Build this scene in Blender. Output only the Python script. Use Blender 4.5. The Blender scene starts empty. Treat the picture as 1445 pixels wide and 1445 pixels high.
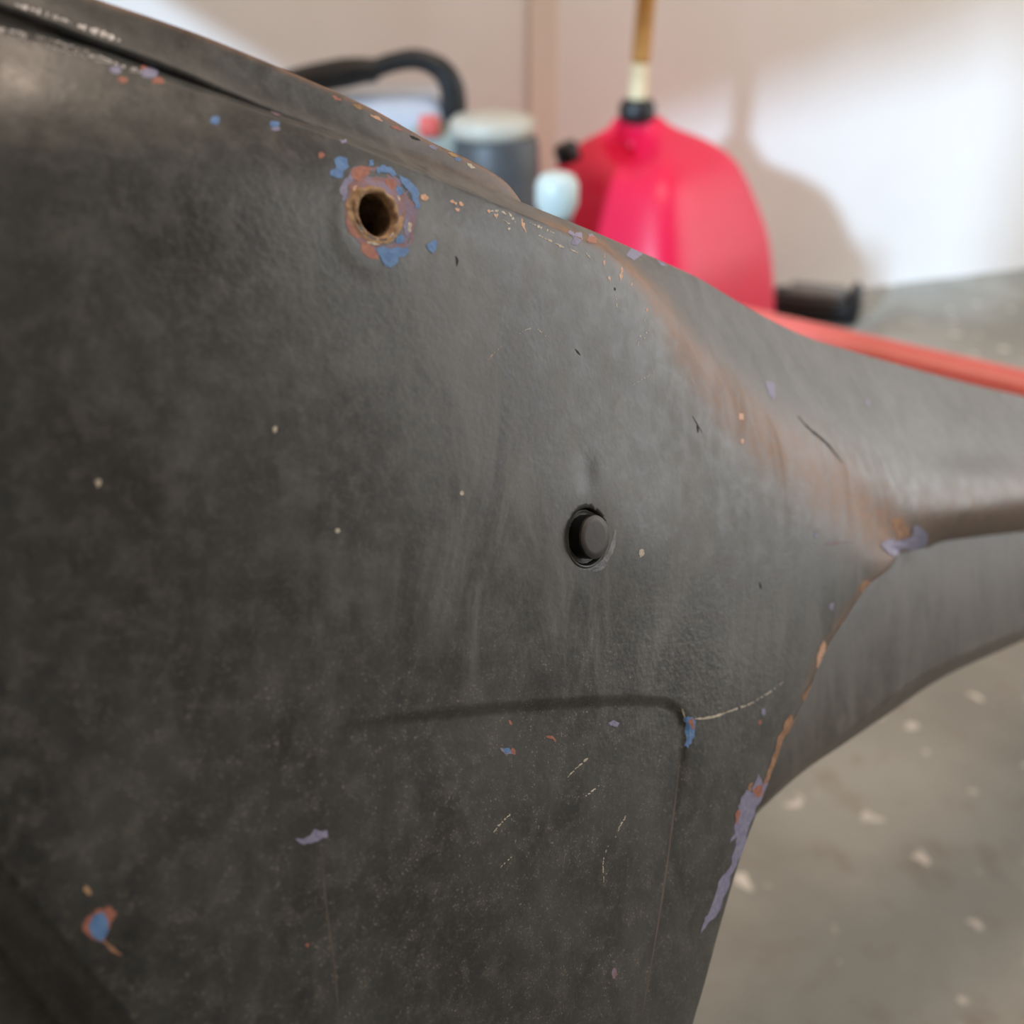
import bpy, bmesh, math, random
import numpy as np
from mathutils import Vector, Matrix
from mathutils.bvhtree import BVHTree

random.seed(7); rng = np.random.default_rng(7)
scene = bpy.context.scene
col = scene.collection

# ------------------------------------------------------------------ camera
IMG = 1445.0; F = 1550.0; CX = CY = IMG / 2
PITCH = math.radians(30.0)
CAM = np.array([0.0, 0.0, 0.62])
RIGHT = np.array([1.0, 0.0, 0.0])
FWD = np.array([0.0, math.cos(PITCH), -math.sin(PITCH)])
UP = np.array([0.0, math.sin(PITCH), math.cos(PITCH)])
cam_data = bpy.data.cameras.new('camera')
cam_data.sensor_width = 36.0
cam_data.lens = 36.0 * F / IMG
cam_data.clip_start = 0.01
cam_data.dof.use_dof = True
cam_data.dof.focus_distance = 0.262
cam_data.dof.aperture_fstop = 10.5
cam = bpy.data.objects.new('camera', cam_data)
cam.location = CAM
cam.rotation_euler = (math.pi / 2 - PITCH, 0, 0)
col.objects.link(cam)
scene.camera = cam

# ------------------------------------------------------------------ light
scene.view_settings.view_transform = 'Standard'
scene.view_settings.look = 'None'
scene.view_settings.exposure = 0.0
scene.view_settings.gamma = 1.0
scene.view_settings.use_curve_mapping = False
world = bpy.data.worlds.new('world'); scene.world = world
world.use_nodes = True
bg = world.node_tree.nodes['Background']
bg.inputs['Color'].default_value = (1.0, 0.82, 0.70, 1)
bg.inputs['Strength'].default_value = 0.6

SUN_D = np.array([0.50, 0.79, -0.29]); SUN_D /= np.linalg.norm(SUN_D)
sd = bpy.data.lights.new('daylight_sun', 'SUN')
sd.energy = 4.3; sd.angle = math.radians(3.2); sd.color = (0.50, 0.74, 1.0)
sun = bpy.data.objects.new('daylight_sun', sd)
sun.rotation_euler = Vector(SUN_D).to_track_quat('-Z', 'Y').to_euler()
sun.location = (-3, -2, 2.2)
col.objects.link(sun)

def area(name, loc, direction, size, power, color):
    d = bpy.data.lights.new(name, 'AREA'); d.shape = 'RECTANGLE'; d.size, d.size_y = size; d.energy = power; d.color = color
    o = bpy.data.objects.new(name, d); o.location = loc
    o.rotation_euler = Vector(direction).to_track_quat('-Z', 'Z').to_euler(); col.objects.link(o); return o
# added unseen fill lights: side opening for panel gloss, overhead for warm ambient
area('side_fill', (2.25, 1.25, 1.0), (-1, 0, 0), (1.9, 1.9), 26.0, (0.94, 0.97, 0.98))
area('overhead_fill', (0.35, 0.55, 2.36), (0, 0, -1), (0.9, 0.5), 19.0, (1.0, 0.80, 0.64))

# ------------------------------------------------------------------ helpers
def ray(px, py):
    X = (np.asarray(px, float) - CX) / F; Y = (CY - np.asarray(py, float)) / F
    return X[..., None] * RIGHT + Y[..., None] * UP + FWD
def on_floor(px, py, z=0.0):
    r = ray(px, py); return CAM + r * ((z - CAM[2]) / r[..., 2])[..., None]
def at_y(px, py, y):
    r = ray(px, py); return CAM + r * ((y - CAM[1]) / r[..., 1])[..., None]
def to_px(p):
    v = np.asarray(p) - CAM; d = v @ FWD
    return CX + F * (v @ RIGHT) / d, CY - F * (v @ UP) / d

# the flat of the side panel
PN = 0.700 * RIGHT + 0.0 * UP - 0.714 * FWD
PN /= np.linalg.norm(PN)
PD = float(PN @ (FWD * 0.25))
def on_panel(px, py, off=0.0):
    r = ray(px, py)
    t = (PD + np.asarray(off, float)) / (r @ PN)
    return CAM + r * t[..., None]

def smooth(a, b, x):
    t = np.clip((x - a) / (b - a), 0, 1); return t * t * (3 - 2 * t)

def catmull(pts, n):
    """dense polyline through the points, evenly spaced by length"""
    P = np.array(pts, float)
    Q = np.vstack([2 * P[0] - P[1], P, 2 * P[-1] - P[-2]])
    out = []
    for i in range(1, len(Q) - 2):
        t = np.linspace(0, 1, 24, endpoint=False)[:, None]
        a, b, c, d = Q[i - 1], Q[i], Q[i + 1], Q[i + 2]
        out.append(0.5 * (2 * b + (c - a) * t + (2 * a - 5 * b + 4 * c - d) * t**2 + (3 * b - a - 3 * c + d) * t**3))
    D = np.vstack(out + [P[-1:]])
    k = 3 if D.shape[1] == 3 else 2   # image-space pairs are spaced by their first point
    s = np.concatenate([[0], np.cumsum(np.linalg.norm(np.diff(D[:, :k], axis=0), axis=1))])
    u = np.linspace(0, s[-1], n)
    return np.stack([np.interp(u, s, D[:, j]) for j in range(D.shape[1])], 1), s[-1]

def poly_dist(px, py, line):
    """distance to a polyline, side sign (+ right of travel in image space), and fraction along"""
    L = np.array(line, float); best = np.full(px.shape, 1e9); sg = np.zeros(px.shape); fr = np.zeros(px.shape)
    seg = np.linalg.norm(np.diff(L, axis=0), axis=1); cum = np.concatenate([[0], np.cumsum(seg)])
    for i in range(len(L) - 1):
        a, b = L[i], L[i + 1]; d = b - a; l2 = d @ d
        t = np.clip(((px - a[0]) * d[0] + (py - a[1]) * d[1]) / l2, 0, 1)
        ex = px - a[0] - t * d[0]; ey = py - a[1] - t * d[1]
        dd = np.hypot(ex, ey); m = dd < best
        best = np.where(m, dd, best)
        sg = np.where(m, np.sign(d[0] * ey - d[1] * ex), sg)
        fr = np.where(m, (cum[i] + t * seg[i]) / cum[-1], fr)
    return best, sg, fr

def mesh_from(name, verts, faces, smooth_on=True):
    me = bpy.data.meshes.new(name)
    me.from_pydata([tuple(map(float, v)) for v in verts], [], faces)
    me.update()
    if smooth_on and len(me.polygons):
        me.polygons.foreach_set('use_smooth', [True] * len(me.polygons))
    return me
def link(name, me, mat=None, parent=None):
    o = bpy.data.objects.new(name, me); col.objects.link(o)
    if mat is not None and me is not None: me.materials.append(mat)
    if parent is not None: o.parent = parent
    return o
def tag(o, label=None, cat=None, group=None, kind=None):
    if label: o['label'] = label
    if cat: o['category'] = cat
    if group: o['group'] = group
    if kind: o['kind'] = kind
    return o
def empty(name, loc=(0, 0, 0)):
    o = bpy.data.objects.new(name, None); o.location = loc; col.objects.link(o); return o

def bm_obj(name, bm, mat, parent=None, sm=True):
    me = bpy.data.meshes.new(name); bm.normal_update(); bm.to_mesh(me); bm.free()
    if sm: me.polygons.foreach_set('use_smooth', [True] * len(me.polygons))
    return link(name, me, mat, parent)
def rounded_box(size, r, seg=3, loc=(0, 0, 0), rot=None):
    bm = bmesh.new(); bmesh.ops.create_cube(bm, size=1.0)
    for v in bm.verts: v.co = Vector((v.co.x * size[0], v.co.y * size[1], v.co.z * size[2]))
    bmesh.ops.bevel(bm, geom=bm.edges[:], offset=r, segments=seg, affect='EDGES', profile=0.5)
    M = Matrix.Translation(loc) @ (rot if rot is not None else Matrix.Identity(4))
    bm.transform(M); return bm
def lathe(profile, n=40, loc=(0, 0, 0), rot=None, close=True):
    """profile of (radius, z) revolved about z"""
    bm = bmesh.new(); rings = []
    for r, z in profile:
        rings.append([bm.verts.new((r * math.cos(2 * math.pi * k / n), r * math.sin(2 * math.pi * k / n), z)) for k in range(n)])
    for a, b in zip(rings, rings[1:]):
        for k in range(n): bm.faces.new((a[k], a[(k + 1) % n], b[(k + 1) % n], b[k]))
    if close:
        bm.faces.new(list(reversed(rings[0]))); bm.faces.new(rings[-1])
    M = Matrix.Translation(loc) @ (rot if rot is not None else Matrix.Identity(4))
    bm.transform(M); bmesh.ops.recalc_face_normals(bm, faces=bm.faces[:]); return bm
def tube(path, radius, n=16, flat=1.0):
    """round tube along a smooth path; radius scalar or list"""
    P, _ = catmull(path, 40); P = [Vector(p) for p in P]
    rad = np.interp(np.linspace(0, 1, len(P)), np.linspace(0, 1, len(np.atleast_1d(radius))), np.atleast_1d(radius))
    bm = bmesh.new(); rings = []; ref = None
    for i, p in enumerate(P):
        d = (P[min(i + 1, len(P) - 1)] - P[max(i - 1, 0)]).normalized()
        if ref is None:
            ref = Vector((0, 0, 1)) if abs(d.z) < 0.9 else Vector((1, 0, 0))
        a = (ref - d * ref.dot(d)).normalized(); ref = a; b = d.cross(a)
        rings.append([bm.verts.new(p + float(rad[i]) * (a * math.cos(2 * math.pi * k / n) * flat + b * math.sin(2 * math.pi * k / n))) for k in range(n)])
    for a, b in zip(rings, rings[1:]):
        for k in range(n): bm.faces.new((a[k], a[(k + 1) % n], b[(k + 1) % n], b[k]))
    bm.faces.new(list(reversed(rings[0]))); bm.faces.new(rings[-1])
    bmesh.ops.recalc_face_normals(bm, faces=bm.faces[:]); return bm

# ------------------------------------------------------------------ materials
def lin(c):
    return tuple(((x / 255) / 12.92 if x / 255 <= 0.04045 else ((x / 255 + 0.055) / 1.055) ** 2.4) for x in c) + (1.0,)
def simple_mat(name, rgb, rough=0.5, metal=0.0, var=0.12, scale=40.0, bump=0.0, spec=0.5):
    m = bpy.data.materials.new(name); m.use_nodes = True
    nt = m.node_tree; N = nt.nodes; b = N['Principled BSDF']
    b.inputs['Roughness'].default_value = rough; b.inputs['Metallic'].default_value = metal
    b.inputs['Specular IOR Level'].default_value = spec
    tc = N.new('ShaderNodeTexCoord'); nz = N.new('ShaderNodeTexNoise')
    nz.inputs['Scale'].default_value = scale; nz.inputs['Detail'].default_value = 5
    nt.links.new(tc.outputs['Object'], nz.inputs['Vector'])
    rp = N.new('ShaderNodeValToRGB'); c = lin(rgb)
    rp.color_ramp.elements[0].position = 0.3; rp.color_ramp.elements[1].position = 0.7
    rp.color_ramp.elements[0].color = tuple(x * (1 - var) for x in c[:3]) + (1,)
    rp.color_ramp.elements[1].color = tuple(min(1, x * (1 + var)) for x in c[:3]) + (1,)
    nt.links.new(nz.outputs['Fac'], rp.inputs['Fac']); nt.links.new(rp.outputs['Color'], b.inputs['Base Color'])
    if bump:
        bp = N.new('ShaderNodeBump'); bp.inputs['Strength'].default_value = bump; bp.inputs['Distance'].default_value = 0.0003
        nt.links.new(nz.outputs['Fac'], bp.inputs['Height']); nt.links.new(bp.outputs['Normal'], b.inputs['Normal'])
    return m

class NB:
    """tiny node builder"""
    def __init__(s, name):
        s.m = bpy.data.materials.new(name); s.m.use_nodes = True; s.nt = s.m.node_tree; s.b = s.nt.nodes['Principled BSDF']
    def n(s, t, **kw):
        x = s.nt.nodes.new(t)
        for k, v in kw.items():
            if hasattr(x, k): setattr(x, k, v)
            else: x.inputs[k.replace('_', ' ')].default_value = v
        return x
    def l(s, a, b): s.nt.links.new(a, b)
    def noise(s, vec, scale, detail=4, rough=0.55, dist=0.0):
        x = s.n('ShaderNodeTexNoise'); x.inputs['Scale'].default_value = scale; x.inputs['Detail'].default_value = detail
        x.inputs['Roughness'].default_value = rough; x.inputs['Distortion'].default_value = dist
        s.l(vec, x.inputs['Vector']); return x.outputs['Fac']
    def rng(s, val, a, b, c=0.0, d=1.0):
        x = s.n('ShaderNodeMapRange', interpolation_type='SMOOTHSTEP')
        for i, v in zip(range(1, 5), (a, b, c, d)): x.inputs[i].default_value = v
        s.l(val, x.inputs[0]); return x.outputs[0]
    def math(s, op, a, b=None):
        x = s.n('ShaderNodeMath', operation=op)
        for i, v in enumerate((a, b)):
            if v is None: continue
            if isinstance(v, (int, float)): x.inputs[i].default_value = v
            else: s.l(v, x.inputs[i])
        return x.outputs[0]
    def mix(s, fac, a, b):
        x = s.n('ShaderNodeMix', data_type='RGBA')
        if isinstance(fac, (int, float)): x.inputs[0].default_value = fac
        else: s.l(fac, x.inputs[0])
        for i, v in ((6, a), (7, b)):
            if isinstance(v, tuple): x.inputs[i].default_value = v
            else: s.l(v, x.inputs[i])
        return x.outputs[2]

def paint_material():
    k = NB('worn_black_paint')
    pc = k.n('ShaderNodeAttribute', attribute_name='panel_coord'); obj = pc.outputs['Vector']
    def attr(nm):
        a = k.n('ShaderNodeAttribute', attribute_name=nm); return a.outputs['Fac']
    brown, dust, fine = attr('wear'), attr('dust'), attr('peel')
    mp = k.n('ShaderNodeMapping'); mp.inputs['Scale'].default_value = (1, 0.28, 1); k.l(obj, mp.inputs['Vector'])
    big = k.noise(obj, 38, 6, 0.6, 0.4)
    streak = k.noise(mp.outputs[0], 62, 6, 0.65, 1.2)
    mid = k.noise(obj, 190, 5, 0.65, 0.3)
    grain = k.noise(obj, 900, 3, 0.6)
    speckn = k.noise(obj, 2100, 2, 0.5)
    base = k.mix(k.rng(big, 0.38, 0.62), lin((38, 43, 46)), lin((60, 65, 66)))
    base = k.mix(k.math('MULTIPLY', k.rng(mid, 0.45, 0.7), 0.45), base, lin((90, 89, 86)))
    # dusty haze in streaks
    d = k.math('MULTIPLY', k.rng(streak, 0.38, 0.72), dust)
    base = k.mix(k.math('MULTIPLY', d, 0.60), base, lin((118, 121, 121)))
    base = k.mix(k.math('MULTIPLY', k.rng(grain, 0.45, 0.75), 0.22), base, lin((112, 106, 96)))
    # pale grains of dust
    sp = k.math('MULTIPLY', k.rng(speckn, 0.63, 0.69), k.rng(mid, 0.40, 0.58))
    base = k.mix(k.math('MULTIPLY', k.math('MULTIPLY', sp, attr('speck')), 0.55), base, lin((175, 168, 155)))
    # rubbed-through brown on the ridges
    br = k.math('MULTIPLY', brown, k.rng(k.math('ADD', big, k.math('MULTIPLY', streak, 0.5)), 0.45, 0.95, 0.72, 1.0))
    base = k.mix(br, base, k.mix(k.rng(mid, 0.35, 0.65), lin((116, 84, 60)), lin((152, 112, 82))))
    k.l(base, k.b.inputs['Base Color'])
    rr = k.math('ADD', k.rng(mid, 0.3, 0.7, 0.28, 0.40), k.math('MULTIPLY', d, 0.12))
    k.l(k.math('ADD', rr, k.math('MULTIPLY', br, 0.12)), k.b.inputs['Roughness'])
    k.b.inputs['Specular IOR Level'].default_value = 0.85
    bp1 = k.n('ShaderNodeBump'); bp1.inputs['Distance'].default_value = 0.00022
    k.l(k.math('ADD', 0.05, k.math('MULTIPLY', fine, 0.55)), bp1.inputs['Strength'])
    k.l(k.noise(obj, 620, 2, 0.5), bp1.inputs['Height'])
    bp2 = k.n('ShaderNodeBump'); bp2.inputs['Distance'].default_value = 0.0012; bp2.inputs['Strength'].default_value = 0.05
    k.l(k.noise(obj, 75, 3, 0.5), bp2.inputs['Height']); k.l(bp1.outputs[0], bp2.inputs['Normal'])
    k.l(bp2.outputs[0], k.b.inputs['Normal'])
    return k.m
M_paint = paint_material()

def chip_mat(name, a, b, rough=0.55, scale=700):
    k = NB(name); tc = k.n('ShaderNodeTexCoord')
    nz = k.noise(tc.outputs['Object'], scale, 5, 0.65, 0.3)
    k.l(k.mix(k.rng(nz, 0.35, 0.65), lin(a), lin(b)), k.b.inputs['Base Color'])
    k.b.inputs['Roughness'].default_value = rough
    bp = k.n('ShaderNodeBump'); bp.inputs['Distance'].default_value = 0.0003; bp.inputs['Strength'].default_value = 0.5
    k.l(nz, bp.inputs['Height']); k.l(bp.outputs[0], k.b.inputs['Normal'])
    return k.m
M_blue = chip_mat('blue_undercoat', (88, 132, 190), (110, 152, 206))
M_lav = chip_mat('lavender_undercoat', (134, 136, 170), (156, 156, 186))
M_prim = chip_mat('red_primer', (160, 104, 90), (184, 124, 106))
M_rust = chip_mat('tan_rust', (138, 108, 84), (196, 164, 126), 0.8, 420)
M_orange = chip_mat('orange_rust', (152, 114, 88), (182, 144, 114), 0.7, 400)
M_mauve = chip_mat('mauve_rusty_paint', (150, 116, 116), (142, 132, 160), 0.7, 350)
M_pale = chip_mat('bare_scratch', (186, 180, 166), (222, 214, 196), 0.5, 900)
M_copper = chip_mat('copper_scratch', (206, 160, 128), (232, 190, 160), 0.45, 900)
M_dark = chip_mat('dark_scratch', (26, 24, 22), (44, 38, 34), 0.7, 900)

def floor_material():
    k = NB('stained_concrete'); tc = k.n('ShaderNodeTexCoord'); o = tc.outputs['Object']
    a = k.noise(o, 5, 6, 0.6, 0.5); b = k.noise(o, 22, 5, 0.6); c = k.noise(o, 34, 2, 0.4)
    base = k.mix(k.rng(a, 0.3, 0.7), lin((138, 140, 134)), lin((162, 164, 158)))
    base = k.mix(k.math('MULTIPLY', k.rng(b, 0.5, 0.75), 0.5), base, lin((128, 114, 102)))
    base = k.mix(k.math('MULTIPLY', k.rng(c, 0.66, 0.72), 0.8), base, lin((232, 228, 220)))
    k.l(base, k.b.inputs['Base Color']); k.b.inputs['Roughness'].default_value = 0.75
    bp = k.n('ShaderNodeBump'); bp.inputs['Distance'].default_value = 0.002; bp.inputs['Strength'].default_value = 0.3
    k.l(b, bp.inputs['Height']); k.l(bp.outputs[0], k.b.inputs['Normal'])
    return k.m
def wall_material():
    k = NB('white_drywall'); tc = k.n('ShaderNodeTexCoord'); o = tc.outputs['Object']
    a = k.noise(o, 2.5, 5, 0.6); b = k.noise(o, 160, 3, 0.5)
    base = k.mix(k.rng(a, 0.3, 0.7), lin((226, 220, 214)), lin((232, 228, 224)))
    k.l(base, k.b.inputs['Base Color']); k.b.inputs['Roughness'].default_value = 0.8
    bp = k.n('ShaderNodeBump'); bp.inputs['Distance'].default_value = 0.0006; bp.inputs['Strength'].default_value = 0.3
    k.l(b, bp.inputs['Height']); k.l(bp.outputs[0], k.b.inputs['Normal'])
    return k.m
M_floor = floor_material(); M_wall = wall_material()
M_trim = simple_mat('tan_wood_trim', (176, 146, 116), 0.7)
M_strip = simple_mat('beige_batten', (222, 208, 194), 0.8, var=0.04, scale=4)
M_frontwall = simple_mat('dark_fill_blocker', (78, 72, 68), 0.8, scale=6)
M_ceil = simple_mat('warm_ceiling', (206, 190, 176), 0.9, var=0.04, scale=3)
M_fuelred = simple_mat('red_polyethylene', (226, 26, 70), 0.38, var=0.05, scale=12)
M_black = simple_mat('black_plastic', (26, 27, 28), 0.45)
M_spout = simple_mat('amber_spout', (190, 140, 70), 0.5)
M_spout2 = simple_mat('cream_spout', (226, 208, 166), 0.5)
M_white = simple_mat('white_plastic', (196, 210, 206), 0.35, var=0.03)
M_cream = simple_mat('cream_plastic', (188, 184, 170), 0.45, var=0.04)
M_bluewhite = simple_mat('blue_white_plastic', (178, 182, 190), 0.5, var=0.05)
M_greygreen = simple_mat('grey_green_metal', (138, 142, 132), 0.55)
M_dgrey = simple_mat('dark_grey_metal', (72, 74, 76), 0.5)
M_redbar = simple_mat('red_enamel', (230, 112, 106), 0.35, var=0.06, scale=25)
M_redlabel = simple_mat('red_label', (214, 96, 88), 0.5)
M_grey = simple_mat('grey_plastic', (118, 120, 118), 0.5)
M_rubber = simple_mat('black_rubber', (78, 78, 80), 0.5, var=0.06, scale=600, bump=0.2)
M_plugside = simple_mat('glossy_black_rubber', (10, 10, 10), 0.4)
M_thread = simple_mat('oily_rusty_thread', (176, 156, 126), 0.25, metal=0.7, var=0.5, scale=350, bump=0.6)

# ------------------------------------------------------------------ the room
def quad_slab(name, corners, thick, mat, normal):
    nv = np.array(normal, float) * thick
    c = [np.array(x, float) for x in corners]; m = len(c)
    v = c + [x - nv for x in c]
    f = [tuple(range(m)), tuple(reversed(range(m, 2 * m)))] + [(i, i + m, (i + 1) % m + m, (i + 1) % m) for i in range(m)]
    me = mesh_from(name, v, f, False)
    bm = bmesh.new(); bm.from_mesh(me); bmesh.ops.recalc_face_normals(bm, faces=bm.faces[:]); bm.to_mesh(me); bm.free()
    return tag(link(name, me, mat), kind='structure')

W1 = on_floor(1197.0, 409.0); W2 = on_floor(1445.0, 379.0)
WU = (W2 - W1) / np.linalg.norm(W2 - W1); WN = np.array([WU[1], -WU[0], 0.0])
def wall_pt(px, py):
    r = ray(px, py); t = ((W1 - CAM) @ WN) / (r @ WN); return CAM + r * t
def wall_at(s, z): return W1 + WU * s + np.array([0, 0, z])
ROOM_H = 2.4
s_left = (-0.65 - W1[0]) / WU[0]; s_right = (2.3 - W1[0]) / WU[0]
A = wall_at(s_left, 0); B = wall_at(s_right, 0)
floor_c = [(-3.2, -3.0, 0), (3.2, -3.0, 0), (3.2, B[1] + .2, 0), (-3.2, A[1] + .2, 0)]
quad_slab('floor', floor_c, 0.1, M_floor, (0, 0, 1))
quad_slab('wall_back', [A, B, B + [0, 0, ROOM_H], A + [0, 0, ROOM_H]], 0.1, M_wall, WN)
quad_slab('ceiling', [(-0.75, -1.6, ROOM_H), (2.4, -1.6, ROOM_H), (2.4, B[1] + .2, ROOM_H), (-0.75, A[1] + .2, ROOM_H)], 0.1, M_ceil, (0, 0, -1))
XR = 2.3
quad_slab('wall_front_blocker', [(-0.65, -1.6, 0), (XR, -1.6, 0), (XR, -1.6, ROOM_H), (-0.65, -1.6, ROOM_H)], 0.1, M_frontwall, (0, 1, 0))  # unseen, added dark to cut flat fill on the panel
quad_slab('wall_right', [(XR, -1.6, 0), (XR, 0.3, 0), (XR, 0.3, ROOM_H), (XR, -1.6, ROOM_H)], 0.1, M_wall, (-1, 0, 0))
quad_slab('trim_4', [(XR, 0.3, 2.0), (XR, B[1], 2.0), (XR, B[1], ROOM_H), (XR, 0.3, ROOM_H)], 0.1, M_wall, (-1, 0, 0))
# unseen left wall; added opening with head sloped to cast the wedge shadow
def back_to_left(p, x=-0.65):
    p = np.asarray(p); t = (x - p[0]) / SUN_D[0]; return p + SUN_D * t
l1, l2 = back_to_left(wall_pt(950., 182.)), back_to_left(wall_pt(1445., 36.))
l3, l4 = back_to_left(wall_pt(300., -30.)), back_to_left(wall_pt(450., 75.))
def meet(a, b, c, d):
    M = np.array([[b[1] - a[1], -(d[1] - c[1])], [b[2] - a[2], -(d[2] - c[2])]])
    t, _ = np.linalg.solve(M, [c[1] - a[1], c[2] - a[2]]); return a + (b - a) * t
apex = meet(l1, l2, l3, l4)
def along(a, b, y):
    return a + (b - a) * ((y - a[1]) / (b[1] - a[1]))
y0, y1 = -0.62, A[1] - 0.02
hr = along(l1, l2, y0); hl = along(l3, l4, y1)
X = -0.65; SILL = 0.30
quad_slab('wall_left', [(X, -1.6, 0), (X, y0, 0), (X, y0, ROOM_H), (X, -1.6, ROOM_H)], 0.08, M_wall, (1, 0, 0))
lo = quad_slab('trim_1', [(X, y0, 0), (X, y1, 0), (X, y1, SILL), (X, y0, SILL)], 0.08, M_wall, (1, 0, 0))
hd = quad_slab('wedge_shadow_blocker', [(X, y0, max(hr[2], .3)), (X, apex[1], apex[2]), (X, y1, max(hl[2], .3)), (X, y1, ROOM_H), (X, y0, ROOM_H)], 0.08, M_wall, (1, 0, 0))
print('apex', apex, 'hr', hr, 'hl', hl, 'wall yaw', math.degrees(math.atan2(WU[1], WU[0])))
# narrow strip of warm trim standing against the back wall
p0 = wall_pt(746., 120.); p1 = wall_pt(784., 120.)
sa = (p0 - W1) @ WU; sb = (p1 - W1) @ WU
quad_slab('trim_3', [wall_at(sa, 0) + WN * .004, wall_at(sb, 0) + WN * .004, wall_at(sb, ROOM_H - .01) + WN * .004, wall_at(sa, ROOM_H - .01) + WN * .004], 0.003, M_strip, WN)

# ------------------------------------------------------------------ the pressed-steel frame
PAIRS = [((-120, 5), (-120, -52)), ((0, 45), (0, -3)), ((80, 65), (70, 22)), ((166, 92), (150, 50)), ((232, 116), (215, 77)),
         ((320, 143), (310, 116)), ((400, 170), (395, 153)), ((480, 198), (478, 180)), ((560, 230), (562, 215)), ((640, 262), (645, 247)),
         ((735, 302), (738, 286)), ((805, 331), (812, 316)), ((845, 348), (855, 334)), ((880, 375), (905, 356)), ((920, 415), (955, 378)),
         ((950, 460), (990, 395)), ((990, 515), (1035, 422)), ((1040, 580), (1090, 453)), ((1095, 635), (1145, 478)), ((1155, 685), (1205, 496)),
         ((1215, 735), (1270, 515)), ((1268, 780), (1335, 533))]
CP = [((1268, 780), (1335, 533)), ((1330, 769), (1390, 547)), ((1390, 761), (1440, 558)), ((1445, 755), (1490, 568)), ((1560, 742), (1590, 588)), ((1720, 725), (1740, 615))]
E_PTS = [(1268, 780), (1256, 801), (1227, 824), (1207, 851), (1187, 882), (1167, 914), (1153, 945), (1140, 978), (1116, 1026), (1097, 1068), (1082, 1111), (1068, 1147),
         (1044, 1213), (1016, 1307), (995, 1385), (977, 1447), (955, 1530), (935, 1620)]
NU, NV, NN, NC = 460, 430, 150, 130
TS, _ = catmull([a + b for a, b in PAIRS], NU)
CS, _ = catmull([a + b for a, b in CP], NC)
E, _ = catmull(E_PTS, NV)
Bt, _ = catmull([(-120, 1680), (200, 1690), (500, 1680), (750, 1660), (935, 1620)], NU)
Lf, _ = catmull([(-120, 5), (-120, 500), (-120, 1100), (-120, 1680)], NV)
T = TS[:, :2]; S = TS[:, 2:]
s = np.linspace(0, 1, NU)[None, :, None]; t = np.linspace(0, 1, NV)[:, None, None]
Mpx = ((1 - t) * T[None] + t * Bt[None] + (1 - s) * Lf[:, None] + s * E[:, None]
       - ((1 - s) * (1 - t) * T[0] + s * (1 - t) * T[-1] + (1 - s) * t * Bt[0] + s * t * Bt[-1]))
px, py = Mpx[..., 0], Mpx[..., 1]

EMB = [(455, 1036), (560, 1016), (700, 1001), (820, 993), (900, 990), (938, 993), (958, 1004), (966, 1030), (962, 1075), (953, 1140), (940, 1225), (926, 1320), (905, 1450), (880, 1620), (870, 1800)]
off = np.zeros(px.shape)
dT, _, fT = poly_dist(px, py, T[::8])
# broad roll towards the top edge, stronger at the near end
roll = np.interp(px, [-100, 0, 500, 850, 1300], [9.0, 8.5, 4.0, 2.2, 1.6])
wid = np.interp(px, [-100, 0, 500, 850, 1300], [85, 85, 60, 36, 30])
off -= roll * np.exp(-(dT / wid) ** 1.2)
# gentle crown of the panel
off += 2.0 * np.exp(-(((px - 620) / 520) ** 2 + ((py - 640) / 480) ** 2))
# edge turned back along E
dE, _, _ = poly_dist(px, py, E[::6])
off -= 1.6 * np.exp(-(dE / 22))
# pressed recess under the curved line
dM, sgM, frM = poly_dist(px, py, EMB)
inside = dM * sgM
depth = 1.15 * smooth(445, 660, px) * (0.10 + 0.90 * np.exp(-np.clip(py - 985, 0, None) ** 2 / (2 * 95.0 ** 2)))
off -= depth * smooth(-10, 6, inside)
# step at lower left
sn = np.array([-230.0, 190.0]) / math.hypot(230, 190)
ds = (px - 0) * sn[0] + (py - 1215) * sn[1]
off -= 8.0 * smooth(-4, 86, ds)
# dents round the lower hole, boss round the upper one
H2 = (829.0, 757.0); H1 = (532.0, 299.0)
off += 1.5 * np.exp(-(((px - 850) / 115) ** 2 + ((py - 745) / 95) ** 2))
off -= 2.6 * (np.clip(480 - px, 0, None) / 480) ** 2
off -= 0.8 * np.exp(-((np.hypot((px - H2[0]) / 0.74, py - H2[1]) / 52) ** 2))
off -= 0.3 * np.exp(-(((px - 828) / 14) ** 2 + ((py - 668) / 26) ** 2))
r1 = np.hypot((px - H1[0] - 6) / 0.80, py - H1[1] - 8)
off += 0.16 * (1 - smooth(70, 100, r1))
off -= 0.15 * (1 - smooth(46, 62, r1))
# hand-beaten unevenness
for _ in range(26):
    a, b = rng.uniform(-50, 1150), rng.uniform(120, 1500); w = rng.uniform(50, 150)
    off += rng.uniform(-0.22, 0.22) * np.exp(-(((px - a) / w) ** 2 + ((py - b) / (w * rng.uniform(.7, 1.8))) ** 2))
off_M = off / 1000.0
PM = on_panel(px, py, off_M)

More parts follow.
